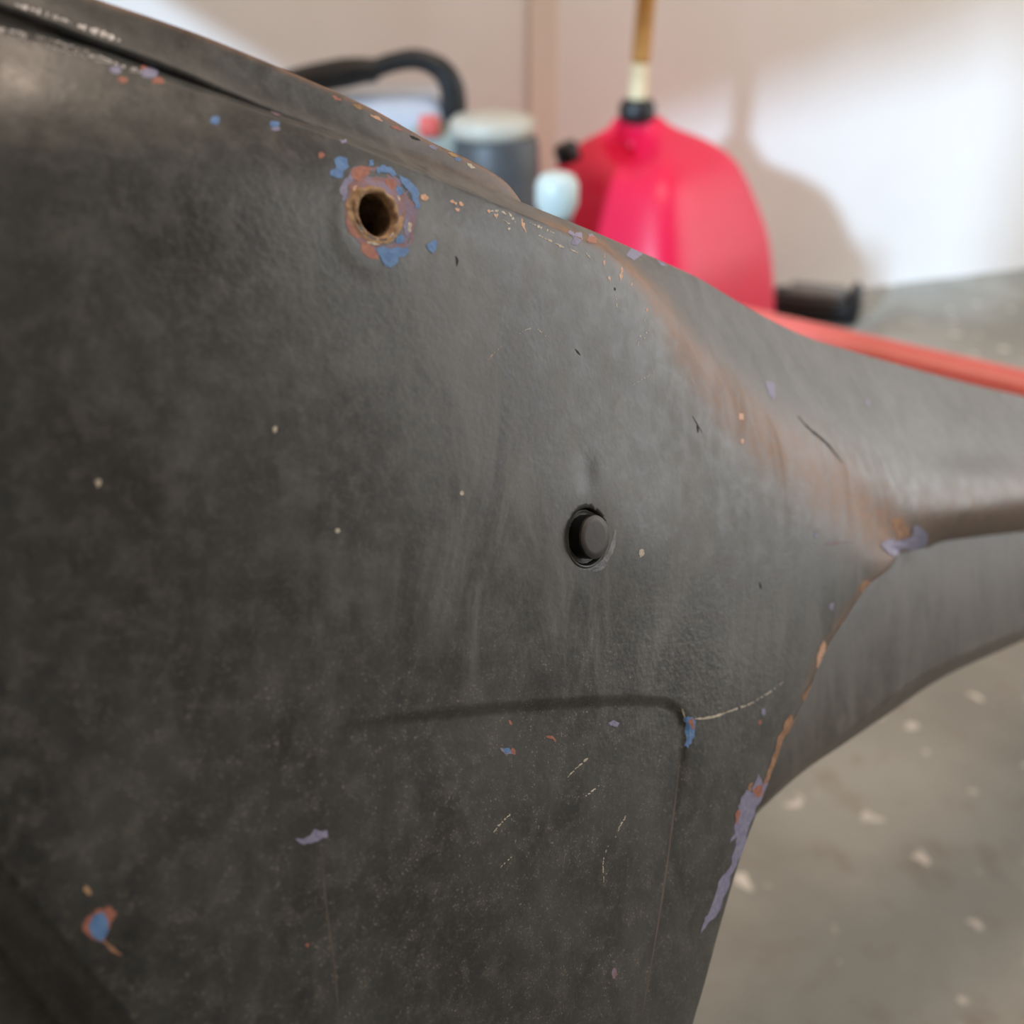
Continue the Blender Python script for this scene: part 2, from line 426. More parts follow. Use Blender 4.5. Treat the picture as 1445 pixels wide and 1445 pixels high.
# upper surface (ledge widening into the neck)
def upper(base, top, offS, shape, curl, groove, off0):
    tt = np.linspace(0, 1, NN)[:, None]
    q = base[None] * (1 - tt[..., None]) + top[None] * tt[..., None]
    o = off0[None] + offS[None] * tt ** shape[None] - groove[None] * np.sin(np.pi * np.clip(tt, 0, 1)) \
        - curl[None] * np.clip(1 - tt / 0.34, 0, 1) ** 2
    return q, o / 1000.0
xT = T[:, 0]
offS = np.interp(xT, [-120, 735, 850, 920, 990, 1100, 1200, 1268], [-6, -7, -9, -15, -21, -30, -37, -41])
shp = np.interp(xT, [-120, 850, 990, 1268], [1.0, 1.0, 1.35, 1.8])
grv = np.interp(xT, [-120, 300, 700, 820], [1.0, 1.7, 1.5, 0.0])
q1, o1 = upper(T, S, offS, shp, np.interp(xT, [1150, 1268], [0, 4.0]), grv, off_M[0] * 1000)
xC = CS[:, 0]
q2, o2 = upper(CS[:, :2], CS[:, 2:], np.interp(xC, [1268, 1700], [-41, -44]), np.full(NC, 1.9),
               np.interp(xC, [1268, 1330, 1700], [4, 14.0, 15.0]), np.zeros(NC), np.full(NC, off_M[0, -1] * 1000) + np.interp(xC, [1268, 1340], [0, 3.0]))
# soft hammer marks on the neck
qn = np.concatenate([q1, q2[:, 1:]], 1); on = np.concatenate([o1, o2[:, 1:]], 1)
for (a, b, w, h, amp) in [(1330, 640, 26, 40, -1.8), (1385, 668, 30, 22, 2.0), (1415, 640, 22, 30, -1.6), (1300, 610, 30, 26, 1.0), (1440, 690, 30, 20, 1.5), (1365, 620, 14, 22, 0.8)]:
    on += amp / 1000 * np.exp(-(((qn[..., 0] - a) / w) ** 2 + ((qn[..., 1] - b) / h) ** 2))
e_ = (qn[..., 0] - 1292) * (105 / 118.7) - (qn[..., 1] - 600) * (55 / 118.7)
on -= 1.5 / 1000 * smooth(-5, 7, e_) * np.exp(-np.clip(e_, 0, None) / 45) * smooth(575, 615, qn[..., 1]) * (1 - smooth(690, 730, qn[..., 1]))
PNk = on_panel(qn[..., 0], qn[..., 1], on)
# rows that turn over the far side of the neck
top = PNk[-1]; nx = []
for a in np.linspace(0.15, 1.0, 10):
    ang = a * math.pi / 2
    nx.append(top - PN * 0.012 * math.sin(ang) - np.array([0, 0, 1]) * 0.010 * (1 - math.cos(ang)))
for a in (0.5, 1.0):
    nx.append(nx[9] - np.array([0, 0, 1]) * 0.03 * a - PN * 0.004 * a)
PNk = np.concatenate([PNk, np.array(nx)], 0)

# one grid: rows = bottom of the panel ... ridge ... neck top;  columns past NU exist only above the ridge
NCol = PNk.shape[1]
G = np.full((NV - 1 + PNk.shape[0], NCol, 3), np.nan)
G[:NV - 1, :NU] = PM[::-1][:-1]
G[NV - 1:] = PNk
RID = NV - 1
def relax(G, iters, rows, wcol):
    r0, r1 = rows
    for _ in range(iters):
        sub = G[r0 - 1:r1 + 1, :NU]
        c = (sub[:-2] + sub[2:]) * 0.5
        w = wcol[None, :NU, None] * np.hanning(r1 - r0 + 2)[1:-1][:, None, None][:c.shape[0]]
        G[r0:r1, :NU] = sub[1:-1] * (1 - w) + c * w
colx = np.concatenate([xT, xC[1:]])
end = np.concatenate([1 - smooth(1235, 1268, xT), np.zeros(NC - 1)])
relax(G, 14, (RID - 12, RID + 13), 0.8 * end)
relax(G, 220, (RID - 22, RID + 40), 0.9 * smooth(860, 1000, colx) * end)
wr = smooth(0, 30, np.arange(G.shape[0] - RID))[:, None, None]
wc = np.zeros(NCol); wc[NU - 70:NU + 70] = np.hanning(140)
for _ in range(260):
    N_ = G[RID:]; av = N_.copy(); av[:, 1:-1] = (N_[:, :-2] + N_[:, 2:]) * .5
    G[RID:] = N_ + (av - N_) * (0.8 * wr * wc[None, :, None])
valid = ~np.isnan(G[..., 0])
uv = to_px(G); gx, gy = uv
# holes
R1, R2 = 0.0056, 0.0051
def hole_centre(px_, py_, offm): return on_panel(np.array(px_), np.array(py_), np.array(offm))
def surf_at(hx, hy):
    d = np.where(valid, np.hypot(gx - hx, gy - hy), 1e9); i = np.unravel_index(np.argmin(d), d.shape); return G[i], i
c1, i1 = surf_at(532, 302); c2, i2 = surf_at(829, 757)
def nrm(i):
    a = G[i[0] + 6, i[1]] - G[i[0] - 6, i[1]]; b = G[i[0], i[1] + 6] - G[i[0], i[1] - 6]
    n = np.cross(b, a); n /= np.linalg.norm(n); return n if n @ PN > 0 else -n
n1, n2 = nrm((i1[0] - 30, i1[1])), PN.copy()
px_mm1 = np.linalg.norm(c1 - CAM) / F; px_mm2 = np.linalg.norm(c2 - CAM) / F
R1 = 33 * px_mm1; R2 = 41 * px_mm2
print('hole radii mm', R1 * 1000, R2 * 1000)
dead = np.zeros(valid.shape, bool)
for c, n, R in ((c1, n1, R1), (c2, n2, R2)):
    v = np.where(valid[..., None], G - c, 9.0); rad = v - (v @ n)[..., None] * n; d = np.linalg.norm(rad, axis=-1)
    ins = valid & (d < R)
    near = valid & (d >= R) & (d < R * 1.12)
    dead |= ins
    # pull the nearest outside ring to the exact circle
    nb = np.zeros_like(ins); nb[1:] |= ins[:-1]; nb[:-1] |= ins[1:]; nb[:, 1:] |= ins[:, :-1]; nb[:, :-1] |= ins[:, 1:]
    nb[1:, 1:] |= ins[:-1, :-1]; nb[:-1, :-1] |= ins[1:, 1:]; nb[1:, :-1] |= ins[:-1, 1:]; nb[:-1, 1:] |= ins[1:, :-1]
    ring = nb & ~ins & valid
    G[ring] = G[ring] - rad[ring] * (1 - R / d[ring])[:, None]
ok = valid & ~dead
idx = np.full(valid.shape, -1); idx[ok] = np.arange(ok.sum())
q = ok[:-1, :-1] & ok[1:, :-1] & ok[:-1, 1:] & ok[1:, 1:]
ii, jj = np.nonzero(q)
faces = np.stack([idx[ii, jj], idx[ii, jj + 1], idx[ii + 1, jj + 1], idx[ii + 1, jj]], 1)
V = G[ok]
FRAME_O = on_panel(np.array(500.), np.array(1690.), np.array(0.0))
def np_mesh(name, V, faces):
    me = bpy.data.meshes.new(name)
    me.vertices.add(len(V)); me.vertices.foreach_set('co', np.ascontiguousarray(V, dtype=np.float32).ravel())
    nf = len(faces)
    me.loops.add(nf * 4); me.loops.foreach_set('vertex_index', np.ascontiguousarray(faces, dtype=np.int32).ravel())
    me.polygons.add(nf); me.polygons.foreach_set('loop_start', np.arange(0, nf * 4, 4, dtype=np.int32))
    me.polygons.foreach_set('use_smooth', np.ones(nf, dtype=bool))
    me.update(calc_edges=True); me.validate(); return me
U_AX = np.cross(UP, PN); U_AX /= np.linalg.norm(U_AX); V_AX = np.cross(PN, U_AX)
def set_coord(me, P):
    a = me.attributes.new('panel_coord', 'FLOAT_VECTOR', 'POINT'); D = P - FRAME_O
    a.data.foreach_set('vector', np.ascontiguousarray(np.stack([D @ U_AX, D @ V_AX, D @ PN], -1), dtype=np.float32).ravel())
def set_attr(me, name, arr):
    a = me.attributes.new(name, 'FLOAT', 'POINT'); a.data.foreach_set('value', np.ascontiguousarray(arr, dtype=np.float32))

frame = empty('steel_frame', FRAME_O)
tag(frame, 'worn black painted pressed-steel frame with blue and rust paint chips, filling the foreground', 'frame')
INV = Matrix.Translation(Vector(-FRAME_O))
def frame_part(o, parent=frame):
    o.parent = parent
    if parent is frame: o.matrix_parent_inverse = Matrix.Translation(Vector(-FRAME_O))
    return o

shell = np_mesh('side_panel', V, faces)
vx, vy = to_px(V)
# wear masks (where paint has rubbed thin, where dust has dried, where the paint is pebbled)
RB = [(735, 296), (805, 328), (850, 346), (885, 378), (925, 420), (965, 485), (1005, 540), (1060, 598), (1120, 645), (1180, 690), (1235, 735), (1275, 775)]
dR, _, fR = poly_dist(vx, vy, RB)
wR = np.interp(fR, [0, .12, .25, .4, .6, .8, 1], [3, 6, 10, 20, 34, 46, 44])
wear = 1.0 * np.exp(-(dR / wR) ** 2) * smooth(-0.01, 0.1, fR)
d2, _, f2 = poly_dist(vx, vy, [(1270, 740), (1350, 735), (1445, 725), (1560, 710)])
wear = np.maximum(wear, 0.6 * np.exp(-(d2 / 45) ** 2) * smooth(0, .1, f2))
d3, _, f3 = poly_dist(vx, vy, E[::6]); wear = np.maximum(wear, 0.7 * np.exp(-(d3 / 9) ** 2) * (1 - smooth(0.2, 0.32, f3)))
d4, _, f4 = poly_dist(vx, vy, S[::8]); wear = np.maximum(wear, 0.16 * np.exp(-(d4 / 10) ** 2) * (vx < 900))
dust = smooth(420, 700, vx) * (1 - smooth(860, 1050, vy)) * 0.9 + 0.25
dust += 0.5 * np.exp(-(((vx - 960) / 110) ** 2 + ((vy - 850) / 90) ** 2))
dust = np.clip(dust, 0, 1.2)
peel = 0.25 + 0.9 * np.exp(-(((vx - 980) / 140) ** 2 + ((vy - 960) / 110) ** 2)) + 0.5 * smooth(300, 100, vx) * 0
peel += 0.6 * np.exp(-(((vx - 300) / 200) ** 2 + ((vy - 330) / 150) ** 2))
set_attr(shell, 'speck', 0.16 + 0.84 * smooth(780, 1020, vy)); set_coord(shell, V); set_attr(shell, 'wear', wear); set_attr(shell, 'dust', dust); set_attr(shell, 'peel', np.clip(peel, 0, 1.3))
side = frame_part(link('side_panel', shell, M_paint))
md = side.modifiers.new('sheet', 'SOLIDIFY'); md.thickness = 0.0012; md.offset = -1.0
bvh = BVHTree.FromPolygons([Vector(v) for v in V], [tuple(int(x) for x in f) for f in faces])

# ---- lower web behind the edge E
LT = [(1000, 1200), (1050, 1110), (1100, 1000), (1150, 890), (1210, 790), (1290, 748), (1400, 738), (1520, 725), (1700, 705)]
LB = [(1000, 1215), (1069, 1147), (1131, 1091), (1192, 1049), (1260, 1003), (1327, 958), (1412, 918), (1520, 872), (1700, 800)]
LL, _ = catmull([a + b for a, b in zip(LT, LB)], 160)
tt = np.linspace(0, 1, 70)[:, None]
q = LL[None, :, :2] * (1 - tt[..., None]) + LL[None, :, 2:] * tt[..., None]
oL = -12.0 - 7.0 * smooth(0.91, 1.05, tt) + 1.0 * np.sin(np.pi * tt) - 3.0 * smooth(1100, 1000, q[..., 0])
PL = on_panel(q[..., 0], q[..., 1], np.broadcast_to(oL, q.shape[:2]) / 1000)
ex = [PL[-1] - PN * 0.006 * a + np.array([0, 0, 1]) * 0.002 * a for a in (0.4, 1, 2, 3)]
PL = np.concatenate([PL, np.array(ex)], 0)
h_, w_ = PL.shape[:2]; ix = np.arange(h_ * w_).reshape(h_, w_)
fL = np.stack([ix[:-1, :-1].ravel(), ix[1:, :-1].ravel(), ix[1:, 1:].ravel(), ix[:-1, 1:].ravel()], 1)
web = np_mesh('lower_web', PL.reshape(-1, 3), fL)
wx, wy = to_px(PL.reshape(-1, 3))
set_attr(web, 'speck', 0.1 * np.ones(len(wx))); set_coord(web, PL.reshape(-1, 3)); set_attr(web, 'wear', 0.12 * np.ones(len(wx))); set_attr(web, 'dust', 0.8 * np.ones(len(wx))); set_attr(web, 'peel', 0.2 * np.ones(len(wx)))
wo = frame_part(link('lower_web', web, M_paint))
md = wo.modifiers.new('sheet', 'SOLIDIFY'); md.thickness = 0.0012; md.offset = -1.0

# ---- upright flange behind the ledge
FT = [(-120, -150), (0, -62), (80, -24), (140, 0), (220, 27), (300, 56), (420, 106), (520, 151), (600, 196), (655, 222), (690, 240), (715, 258), (733, 281), (737, 290)]
FB = [(-120, -42), (0, 4), (70, 29), (118, 48), (190, 74), (265, 103), (385, 155), (490, 193), (575, 228), (630, 250), (668, 266), (700, 279), (725, 290), (738, 296)]
FF, _ = catmull([a + b for a, b in zip(FT, FB)], 220)
tt = np.linspace(0, 1, 24)[:, None]
q = FF[None, :, :2] * tt[..., None] + FF[None, :, 2:] * (1 - tt[..., None])
foff = (-np.interp(q[..., 0], [0, 300, 740], [14.0, 10.5, 9.0]) - 2.0 * tt + 1.6 * (1 - tt) ** 6) / 1000
PF = on_panel(q[..., 0], q[..., 1], foff)
h_, w_ = PF.shape[:2]; ix = np.arange(h_ * w_).reshape(h_, w_)
fF = np.stack([ix[:-1, :-1].ravel(), ix[:-1, 1:].ravel(), ix[1:, 1:].ravel(), ix[1:, :-1].ravel()], 1)
fl = np_mesh('flange', PF.reshape(-1, 3), fF)
fx, fy = to_px(PF.reshape(-1, 3))
dtop, _, _ = poly_dist(fx, fy, FF[::6, :2])
set_attr(fl, 'speck', 0.2 * np.ones(len(fx))); set_coord(fl, PF.reshape(-1, 3)); set_attr(fl, 'wear', np.clip(0.9 * np.exp(-(dtop / 5) ** 2) + 0.35 * smooth(480, 700, fx), 0, 1)); set_attr(fl, 'dust', 0.5 * np.ones(len(fx))); set_attr(fl, 'peel', 0.2 * np.ones(len(fx)))
fo = frame_part(link('flange', fl, M_paint))
md = fo.modifiers.new('plate', 'SOLIDIFY'); md.thickness = 0.0016; md.offset = -1.0
bvh_f = BVHTree.FromPolygons([Vector(v) for v in PF.reshape(-1, 3)], [tuple(int(x) for x in f) for f in fF])
bvh_w = BVHTree.FromPolygons([Vector(v) for v in PL.reshape(-1, 3)], [tuple(int(x) for x in f) for f in fL])

# ---- paint chips, rust and scratches lying on the surface
def jag(pts, amp, it=2):
    P = [np.array(p, float) for p in pts]
    for k in range(it):
        Q = []
        for a, b in zip(P, P[1:] + P[:1]):
            d = b - a; n = np.array([-d[1], d[0]])
            Q += [a, (a + b) / 2 + n * random.uniform(-amp, amp)]
        P = Q
    return P
def surf(p, tree):
    r = ray(np.array(p[0]), np.array(p[1])); rv = Vector(r).normalized()
    loc, nn, _, _ = tree.ray_cast(Vector(CAM), rv)
    if loc is None:
        loc, nn, _, _ = tree.find_nearest(Vector(on_panel(np.array(float(p[0])), np.array(float(p[1])), np.array(-0.004))))
    if nn.dot(rv) > 0: nn = -nn
    return loc, nn
def strip(A, B, mat, name, lift, tree=None, gap=0.0):
    tree = tree or bvh; bm = bmesh.new(); n = len(A); rows = []
    for a, b in zip(A, B):
        (la, na), (lb, nb) = surf(a, tree), surf(b, tree)
        rows.append([bm.verts.new(la - na * .0002), bm.verts.new(la + na * lift * .001), bm.verts.new(lb + nb * lift * .001), bm.verts.new(lb - nb * .0002)])
    for p, q in zip(rows, rows[1:]):
        if random.random() < gap: continue
        for i in range(3): bm.faces.new((p[i], p[i + 1], q[i + 1], q[i]))
    bm.faces.new(rows[0]); bm.faces.new(list(reversed(rows[-1])))
    return frame_part(bm_obj(name, bm, mat, None, False), fo if tree is bvh_f else side)
def ring_chip(outer, mat, name, lift):
    # outline round the upper hole, open in the middle
    c = Vector(c1); nn = Vector(n1); ax = BX1; ay = nn.cross(ax)
    P = [surf(p, bvh)[0] for p in jag(outer, 0.12, 2)]
    ang = sorted(((math.atan2((p - c).dot(ay), (p - c).dot(ax)), p) for p in P), key=lambda x: x[0])
    bm = bmesh.new(); rows = []
    for a, p in ang:
        d = (ax * math.cos(a) + ay * math.sin(a)); inn = c + d * R1 * 1.0
        mid = inn.lerp(p, .5) ; loc, _, _, _ = bvh.find_nearest(mid)
        rows.append([bm.verts.new(inn + nn * (lift + .02) * .001), bm.verts.new(loc + nn * lift * .001), bm.verts.new(p + nn * lift * .001), bm.verts.new(p - nn * .0002)])
    for p, q in zip(rows, rows[1:] + rows[:1]):
        for i in range(3): bm.faces.new((p[i], p[i + 1], q[i + 1], q[i]))
    bmesh.ops.recalc_face_normals(bm, faces=bm.faces[:])
    return frame_part(bm_obj(name, bm, mat, None, False), side)
BX1 = Vector((0, 0, 1)).cross(Vector(n1)).normalized()
def chip(pts, mat, name='paint_chip', lift=0.06, amp=0.16, it=2, tree=None, parent=None):
    tree = tree or bvh
    P = jag(pts, amp, it)
    bm = bmesh.new(); lo, hi = [], []
    for p in P:
        loc, nn = surf(p, tree)
        hi.append(bm.verts.new(loc + nn * lift * 0.001)); lo.append(bm.verts.new(loc - nn * 0.0002))
    try:
        f = bm.faces.new(hi)
    except ValueError:
        bm.free(); return None
    for i in range(len(hi)):
        j = (i + 1) % len(hi); bm.faces.new((hi[i], lo[i], lo[j], hi[j]))
    fs = bmesh.ops.triangulate(bm, faces=[f], ngon_method='EAR_CLIP')['faces']
    top = set(hi); es = list({e for f_ in fs for e in f_.edges if e.calc_length() > 0.0012})
    if es:
        bmesh.ops.subdivide_edges(bm, edges=es, cuts=2, use_grid_fill=True)
        for v in bm.verts:
            if v in top or v in lo: continue
            loc, nn, _, _ = tree.find_nearest(v.co)
            if nn.dot(loc - Vector(CAM)) > 0: nn = -nn
            if (v.co - loc).length < 0.0025: v.co = loc + nn * lift * 0.001
    o = bm_obj(name, bm, mat, None, False)
    return frame_part(o, parent or (fo if tree is bvh_f else side))
def blob(cx, cy, rx, ry, ang=0, n=9, irr=0.3):
    a0 = math.radians(ang); out = []
    for k in range(n):
        a = 2 * math.pi * k / n; r = 1 + random.uniform(-irr, irr)
        x, y = rx * r * math.cos(a), ry * r * math.sin(a)
        out.append((cx + x * math.cos(a0) - y * math.sin(a0), cy + x * math.sin(a0) + y * math.cos(a0)))
    return out
def stroke(pts, w, mat, name='scratch', lift=0.05, tree=None, amp=0.05):
    broken = mat is M_pale or mat is M_copper or name == 'edge_glint'
    length = sum(math.dist(p, q) for p, q in zip(pts, pts[1:]))
    P, L = catmull(pts, max(4, int(length / 2.2) if broken else len(pts) * 3)); n = len(P); a, b = [], []
    if broken: P = P + rng.normal(0, 0.35, P.shape)
    for i in range(n):
        d = P[min(i + 1, n - 1)] - P[max(i - 1, 0)]; d /= np.linalg.norm(d) + 1e-9; nn = np.array([-d[1], d[0]])
        ww = w * (0.25 + 0.75 * math.sin(math.pi * (i + 0.5) / n)) * (random.uniform(.35, 1.5) if broken else random.uniform(.7, 1.2)) / 2
        a.append(tuple(P[i] + nn * ww)); b.append(tuple(P[i] - nn * ww))
    return strip(a, b, mat, name, lift, tree, 0.33 if broken and (w < 3.5 or name == 'edge_glint') else 0.0)

# ring of rust, primer and blue round the upper hole
def z4(x, y): return (420 + x / 5.161, 180 + y / 5.161)
Z = lambda L: [z4(*p) for p in L]
def ringpoly(outer, hole=(582, 620, 118, 182), n=44):
    return outer
ring_chip(Z([(400, 290), (520, 285), (640, 300), (760, 380), (840, 480), (870, 600), (850, 720), (820, 860), (740, 900), (600, 900), (480, 860), (400, 780), (350, 700), (340, 560), (370, 430)]), M_mauve, 'rust_patch', 0.03)
chip(Z([(400, 300), (450, 280), (530, 290), (525, 340), (470, 370), (430, 400), (400, 370)]), M_prim, lift=0.06)
chip(Z([(640, 370), (710, 370), (730, 420), (700, 470), (650, 430)]), M_prim, lift=0.06)
chip(Z([(345, 640), (390, 640), (420, 730), (470, 790), (440, 810), (370, 760)]), M_prim, lift=0.06)
chip(Z([(450, 830), (540, 870), (580, 900), (590, 960), (520, 950), (470, 910)]), M_prim, lift=0.06)
ring_chip(Z([(350, 560), (400, 440), (440, 400), (500, 400), (560, 430), (640, 420), (700, 480), (745, 560), (770, 660), (740, 760), (680, 830), (590, 850), (500, 820), (420, 740), (370, 660)]), M_rust, 'rust_patch', 0.08)
chip(Z([(430, 480), (470, 460), (462, 560), (466, 680), (480, 720), (440, 690), (430, 580)]), M_mauve, 'rust_patch', 0.11)
chip(Z([(570, 300), (620, 270), (680, 290), (730, 350), (690, 360), (640, 330), (580, 340)]), M_blue, lift=0.10)
chip(Z([(735, 340), (790, 370), (850, 430), (885, 480), (890, 590), (860, 590), (830, 520), (800, 450), (755, 410)]), M_blue, lift=0.10)
chip(Z([(720, 420), (760, 440), (770, 480), (735, 500), (712, 460)]), M_blue, lift=0.10)
chip(Z([(515, 240), (550, 235), (552, 275), (520, 280)]), M_blue, lift=0.10)
chip(Z([(265, 235), (310, 210), (360, 225), (375, 290), (330, 320), (325, 370), (290, 370), (235, 350), (230, 320), (275, 300)]), M_blue, lift=0.10)
chip(Z([(555, 880), (620, 865), (720, 870), (800, 870), (805, 910), (770, 940), (735, 945), (720, 990), (670, 1020), (620, 985), (590, 930)]), M_blue, lift=0.10)
chip(Z([(712, 810), (745, 780), (775, 790), (770, 840), (720, 850)]), M_blue, lift=0.10)
chip(Z([(770, 700), (800, 660), (830, 760), (800, 800), (775, 760)]), M_lav, lift=0.09)
chip(Z([(340, 380), (380, 340), (405, 380), (360, 440), (330, 540), (305, 460)]), M_lav, lift=0.05)
chip(Z([(805, 690), (830, 700), (825, 765), (800, 750)]), M_pale, 'scratch', 0.12)
chip(Z([(500, 830), (560, 835), (600, 850), (560, 858), (510, 848)]), M_pale, 'scratch', 0.12)
chip(Z([(700, 500), (730, 495), (745, 525), (720, 545)]), M_pale, 'scratch', 0.12)
chip(Z([(395, 440), (470, 415), (480, 430), (410, 470)]), M_copper, 'scratch', 0.12)
chip(Z([(935, 860), (970, 830), (1005, 820), (1008, 880), (985, 915), (950, 890)]), M_blue, lift=0.10)
chip(Z([(160, 200), (180, 180), (200, 200), (185, 222)]), M_prim, lift=0.08)
chip(Z([(305, 95), (350, 85), (362, 110), (320, 120)]), M_lav, lift=0.08)
chip(Z([(895, 490), (930, 485), (955, 510), (935, 535), (900, 520)]), M_copper, lift=0.08)
for x, y, r in [(1125, 538, 16), (1150, 552, 12), (1190, 556, 18), (1162, 600, 18), (1392, 612, 14), (1440, 640, 14)]:
    chip(Z(blob(x, y, r, r * .8, 20, 7)), M_copper, lift=0.07)
stroke(Z([(1150, 935), (1162, 970), (1158, 1010)]), 3, M_dark)
# chips and scratches by pixel outline
def z1(x, y): return (600 + x / 3.6125, 180 + y / 3.6125)
def L1(L): return [z1(*p) for p in L]
for L, w, m in [([(490, 465), (500, 500), (515, 535)], 4, M_copper), ([(320, 428), (380, 425), (420, 450)], 2.5, M_pale), ([(370, 440), (362, 465)], 2.5, M_pale),
                ([(425, 430), (440, 455), (460, 485)], 3, M_pale), ([(395, 470), (430, 492)], 2.2, M_pale), ([(415, 512), (435, 520)], 3, M_pale),
                ([(530, 485), (600, 515), (660, 540)], 3.2, M_pale), ([(570, 545), (640, 580), (700, 605)], 2.2, M_pale), ([(660, 590), (705, 612)], 4, M_pale),
                ([(740, 620), (780, 640)], 2, M_pale), ([(820, 640), (840, 665)], 1.8, M_pale),
                ([(915, 645), (912, 690), (915, 712)], 2.6, M_copper), ([(935, 735), (942, 790)], 2.4, M_copper), ([(1003, 712), (1000, 745), (995, 782)], 4, M_copper),
                ([(1070, 765), (1050, 805)], 3.2, M_copper), ([(965, 815), (968, 830)], 3, M_dark), ([(970, 850), (978, 915)], 1.6, M_pale),
                ([(1110, 1040), (1092, 1070)], 1.8, M_pale), ([(1130, 1040), (1115, 1080)], 1.8, M_pale), ([(1140, 1045), (1152, 1075)], 1.4, M_pale),
                ([(1130, 920), (1132, 940)], 2.4, M_copper), ([(1090, 1085), (1082, 1112)], 1.4, M_pale), ([(1125, 950), (1118, 990)], 1.2, M_pale),
                ([(765, 1130), (790, 1160)], 2.6, M_dark), ([(390, 1115), (350, 1150), (320, 1185)], 1.3, M_copper), ([(1055, 1315), (1190, 1232)], 0.9, M_pale),
                ([(470, 1055), (550, 1020), (610, 1060), (635, 1095)], 1.3, M_pale)]:
    stroke(L1(L), w, m)
chip(L1([(740, 520), (760, 545), (800, 540), (805, 570), (775, 600), (745, 585), (755, 560), (730, 540)]), M_lav, amp=0.3)
chip(L1([(835, 545), (865, 555), (875, 590), (845, 592), (825, 580)]), M_prim)
chip(L1([(830, 545), (850, 543), (868, 560), (845, 556)]), M_lav)
chip(L1([(1050, 615), (1085, 622), (1110, 645), (1075, 640)]), M_lav)
chip(L1([(1180, 672), (1210, 690), (1235, 715), (1200, 702)]), M_lav)
# along the near end of the top edge
for (x, y, rx, ry, an, m) in [(164, 99, 9, 6, 20, M_lav), (174, 113, 8, 5, 10, M_prim), (212, 103, 14, 8, 15, M_lav), (223, 114, 9, 5, 10, M_prim), (205, 97, 8, 4, 10, M_prim),
                              (304, 169, 7, 6, 0, M_blue), (387, 175, 7, 5, 0, M_blue), (389, 182, 6, 3, 0, M_lav), (390, 158, 10, 4, 20, M_mauve), (453, 219, 4, 4, 0, M_prim)]:
    chip(blob(x, y, rx, ry, an, 8, .25), m, lift=0.06)
# specular highlights painted as pale strokes along the near ledge and flange base
M_glint = simple_mat('painted_edge_glint', (222, 222, 224), 0.35, metal=0.2, var=0.25, scale=400, bump=0.5)
stroke([(-30, 33), (20, 48), (60, 58), (100, 70), (140, 83), (166, 91)], 11, M_glint, 'edge_glint', 0.06)
stroke([(172, 93), (186, 98), (198, 102)], 6, M_glint, 'edge_glint', 0.06)
stroke([(110, 36), (140, 46), (170, 58)], 9, M_glint, 'edge_glint', 0.06, bvh_f)
stroke([(20, 6), (60, 18), (100, 32)], 6, M_glint, 'edge_glint', 0.06, bvh_f)
# lower-left blue chip in its primer rim
def z8(x, y): return (x / 3.0104, 1000 + y / 3.0104)
chip([z8(*p) for p in [(350, 940), (365, 890), (410, 850), (470, 840), (495, 870), (470, 910), (455, 960), (440, 995), (385, 975)]], M_prim, lift=0.05, amp=0.1)
chip([z8(*p) for p in [(375, 920), (395, 880), (440, 862), (460, 900), (458, 950), (430, 990), (390, 965)]], M_blue, lift=0.09, amp=0.06)
stroke([z8(*p) for p in [(440, 985), (475, 1020), (515, 1048)]], 6, M_orange)
chip([z8(*p) for p in blob(372, 775, 13, 20, -25)], M_rust)
chip([z8(*p) for p in [(1250, 555), (1300, 545), (1335, 510), (1390, 515), (1388, 550), (1340, 565), (1275, 572)]], M_lav, amp=0.18)
chip([z8(*p) for p in blob(1306, 1006, 9, 9)], M_prim)
# middle of the panel
def z7(x, y): return (380 + x / 1.80625, 880 + y / 1.80625)
def L7(L): return [z7(*p) for p in L]
chip(L7([(1055, 240), (1078, 238), (1083, 290), (1068, 318), (1056, 312), (1058, 270)]), M_blue, amp=0.25)
chip(L7([(1070, 245), (1082, 240), (1083, 270), (1074, 262)]), M_prim, lift=0.1, amp=0.25)
chip(L7([(588, 316), (622, 318), (627, 334), (600, 333)]), M_lav, amp=0.2)
chip(L7([(596, 318), (612, 317), (614, 326), (600, 328)]), M_blue, lift=0.1)
chip(L7([(618, 316), (628, 324), (624, 336), (616, 326)]), M_prim, lift=0.1)
chip(L7([(864, 254), (878, 246), (893, 254), (886, 263), (870, 260)]), M_lav, amp=0.2)
stroke(L7([(705, 288), (722, 291), (730, 301)]), 4.5, M_prim)
stroke(L7([(611, 246), (617, 258)]), 4, M_prim)
stroke(L7([(880, 878), (878, 905)]), 7, M_mauve)
for L, w in [([(1086, 243), (1130, 238), (1165, 226)], 3.6), ([(1165, 226), (1205, 212), (1235, 200)], 2.8), ([(1240, 196), (1275, 175), (1310, 148)], 1.8),
             ([(760, 392), (790, 362)], 1.5), ([(790, 362), (812, 342)], 2.6), ([(802, 443), (842, 412)], 1.7), ([(568, 536), (590, 510), (614, 485)], 2.2), ([(588, 622), (618, 594)], 1.6),
             ([(882, 545), (895, 515), (908, 490)], 1.8), ([(865, 565), (852, 600), (852, 660)], 1.4), ([(1052, 218), (1060, 240)], 2.5)]:
    stroke(L7(L), w, M_pale)
stroke(L7([(1048, 330), (1035, 450), (1010, 640), (985, 800), (950, 1000)]), 2.2, simple_mat('step_edge_light', (112, 104, 96), 0.6, scale=300), 'scuff_and_step_light', 0.02, amp=0.0)  # painted light edge tracing the side of the pressed step
stroke(L7([(130, 560), (145, 720), (165, 860), (178, 1010)]), 2.2, simple_mat('faint_scuff', (104, 98, 90), 0.6, scale=300), 'scuff_and_step_light', 0.02, amp=0.0)
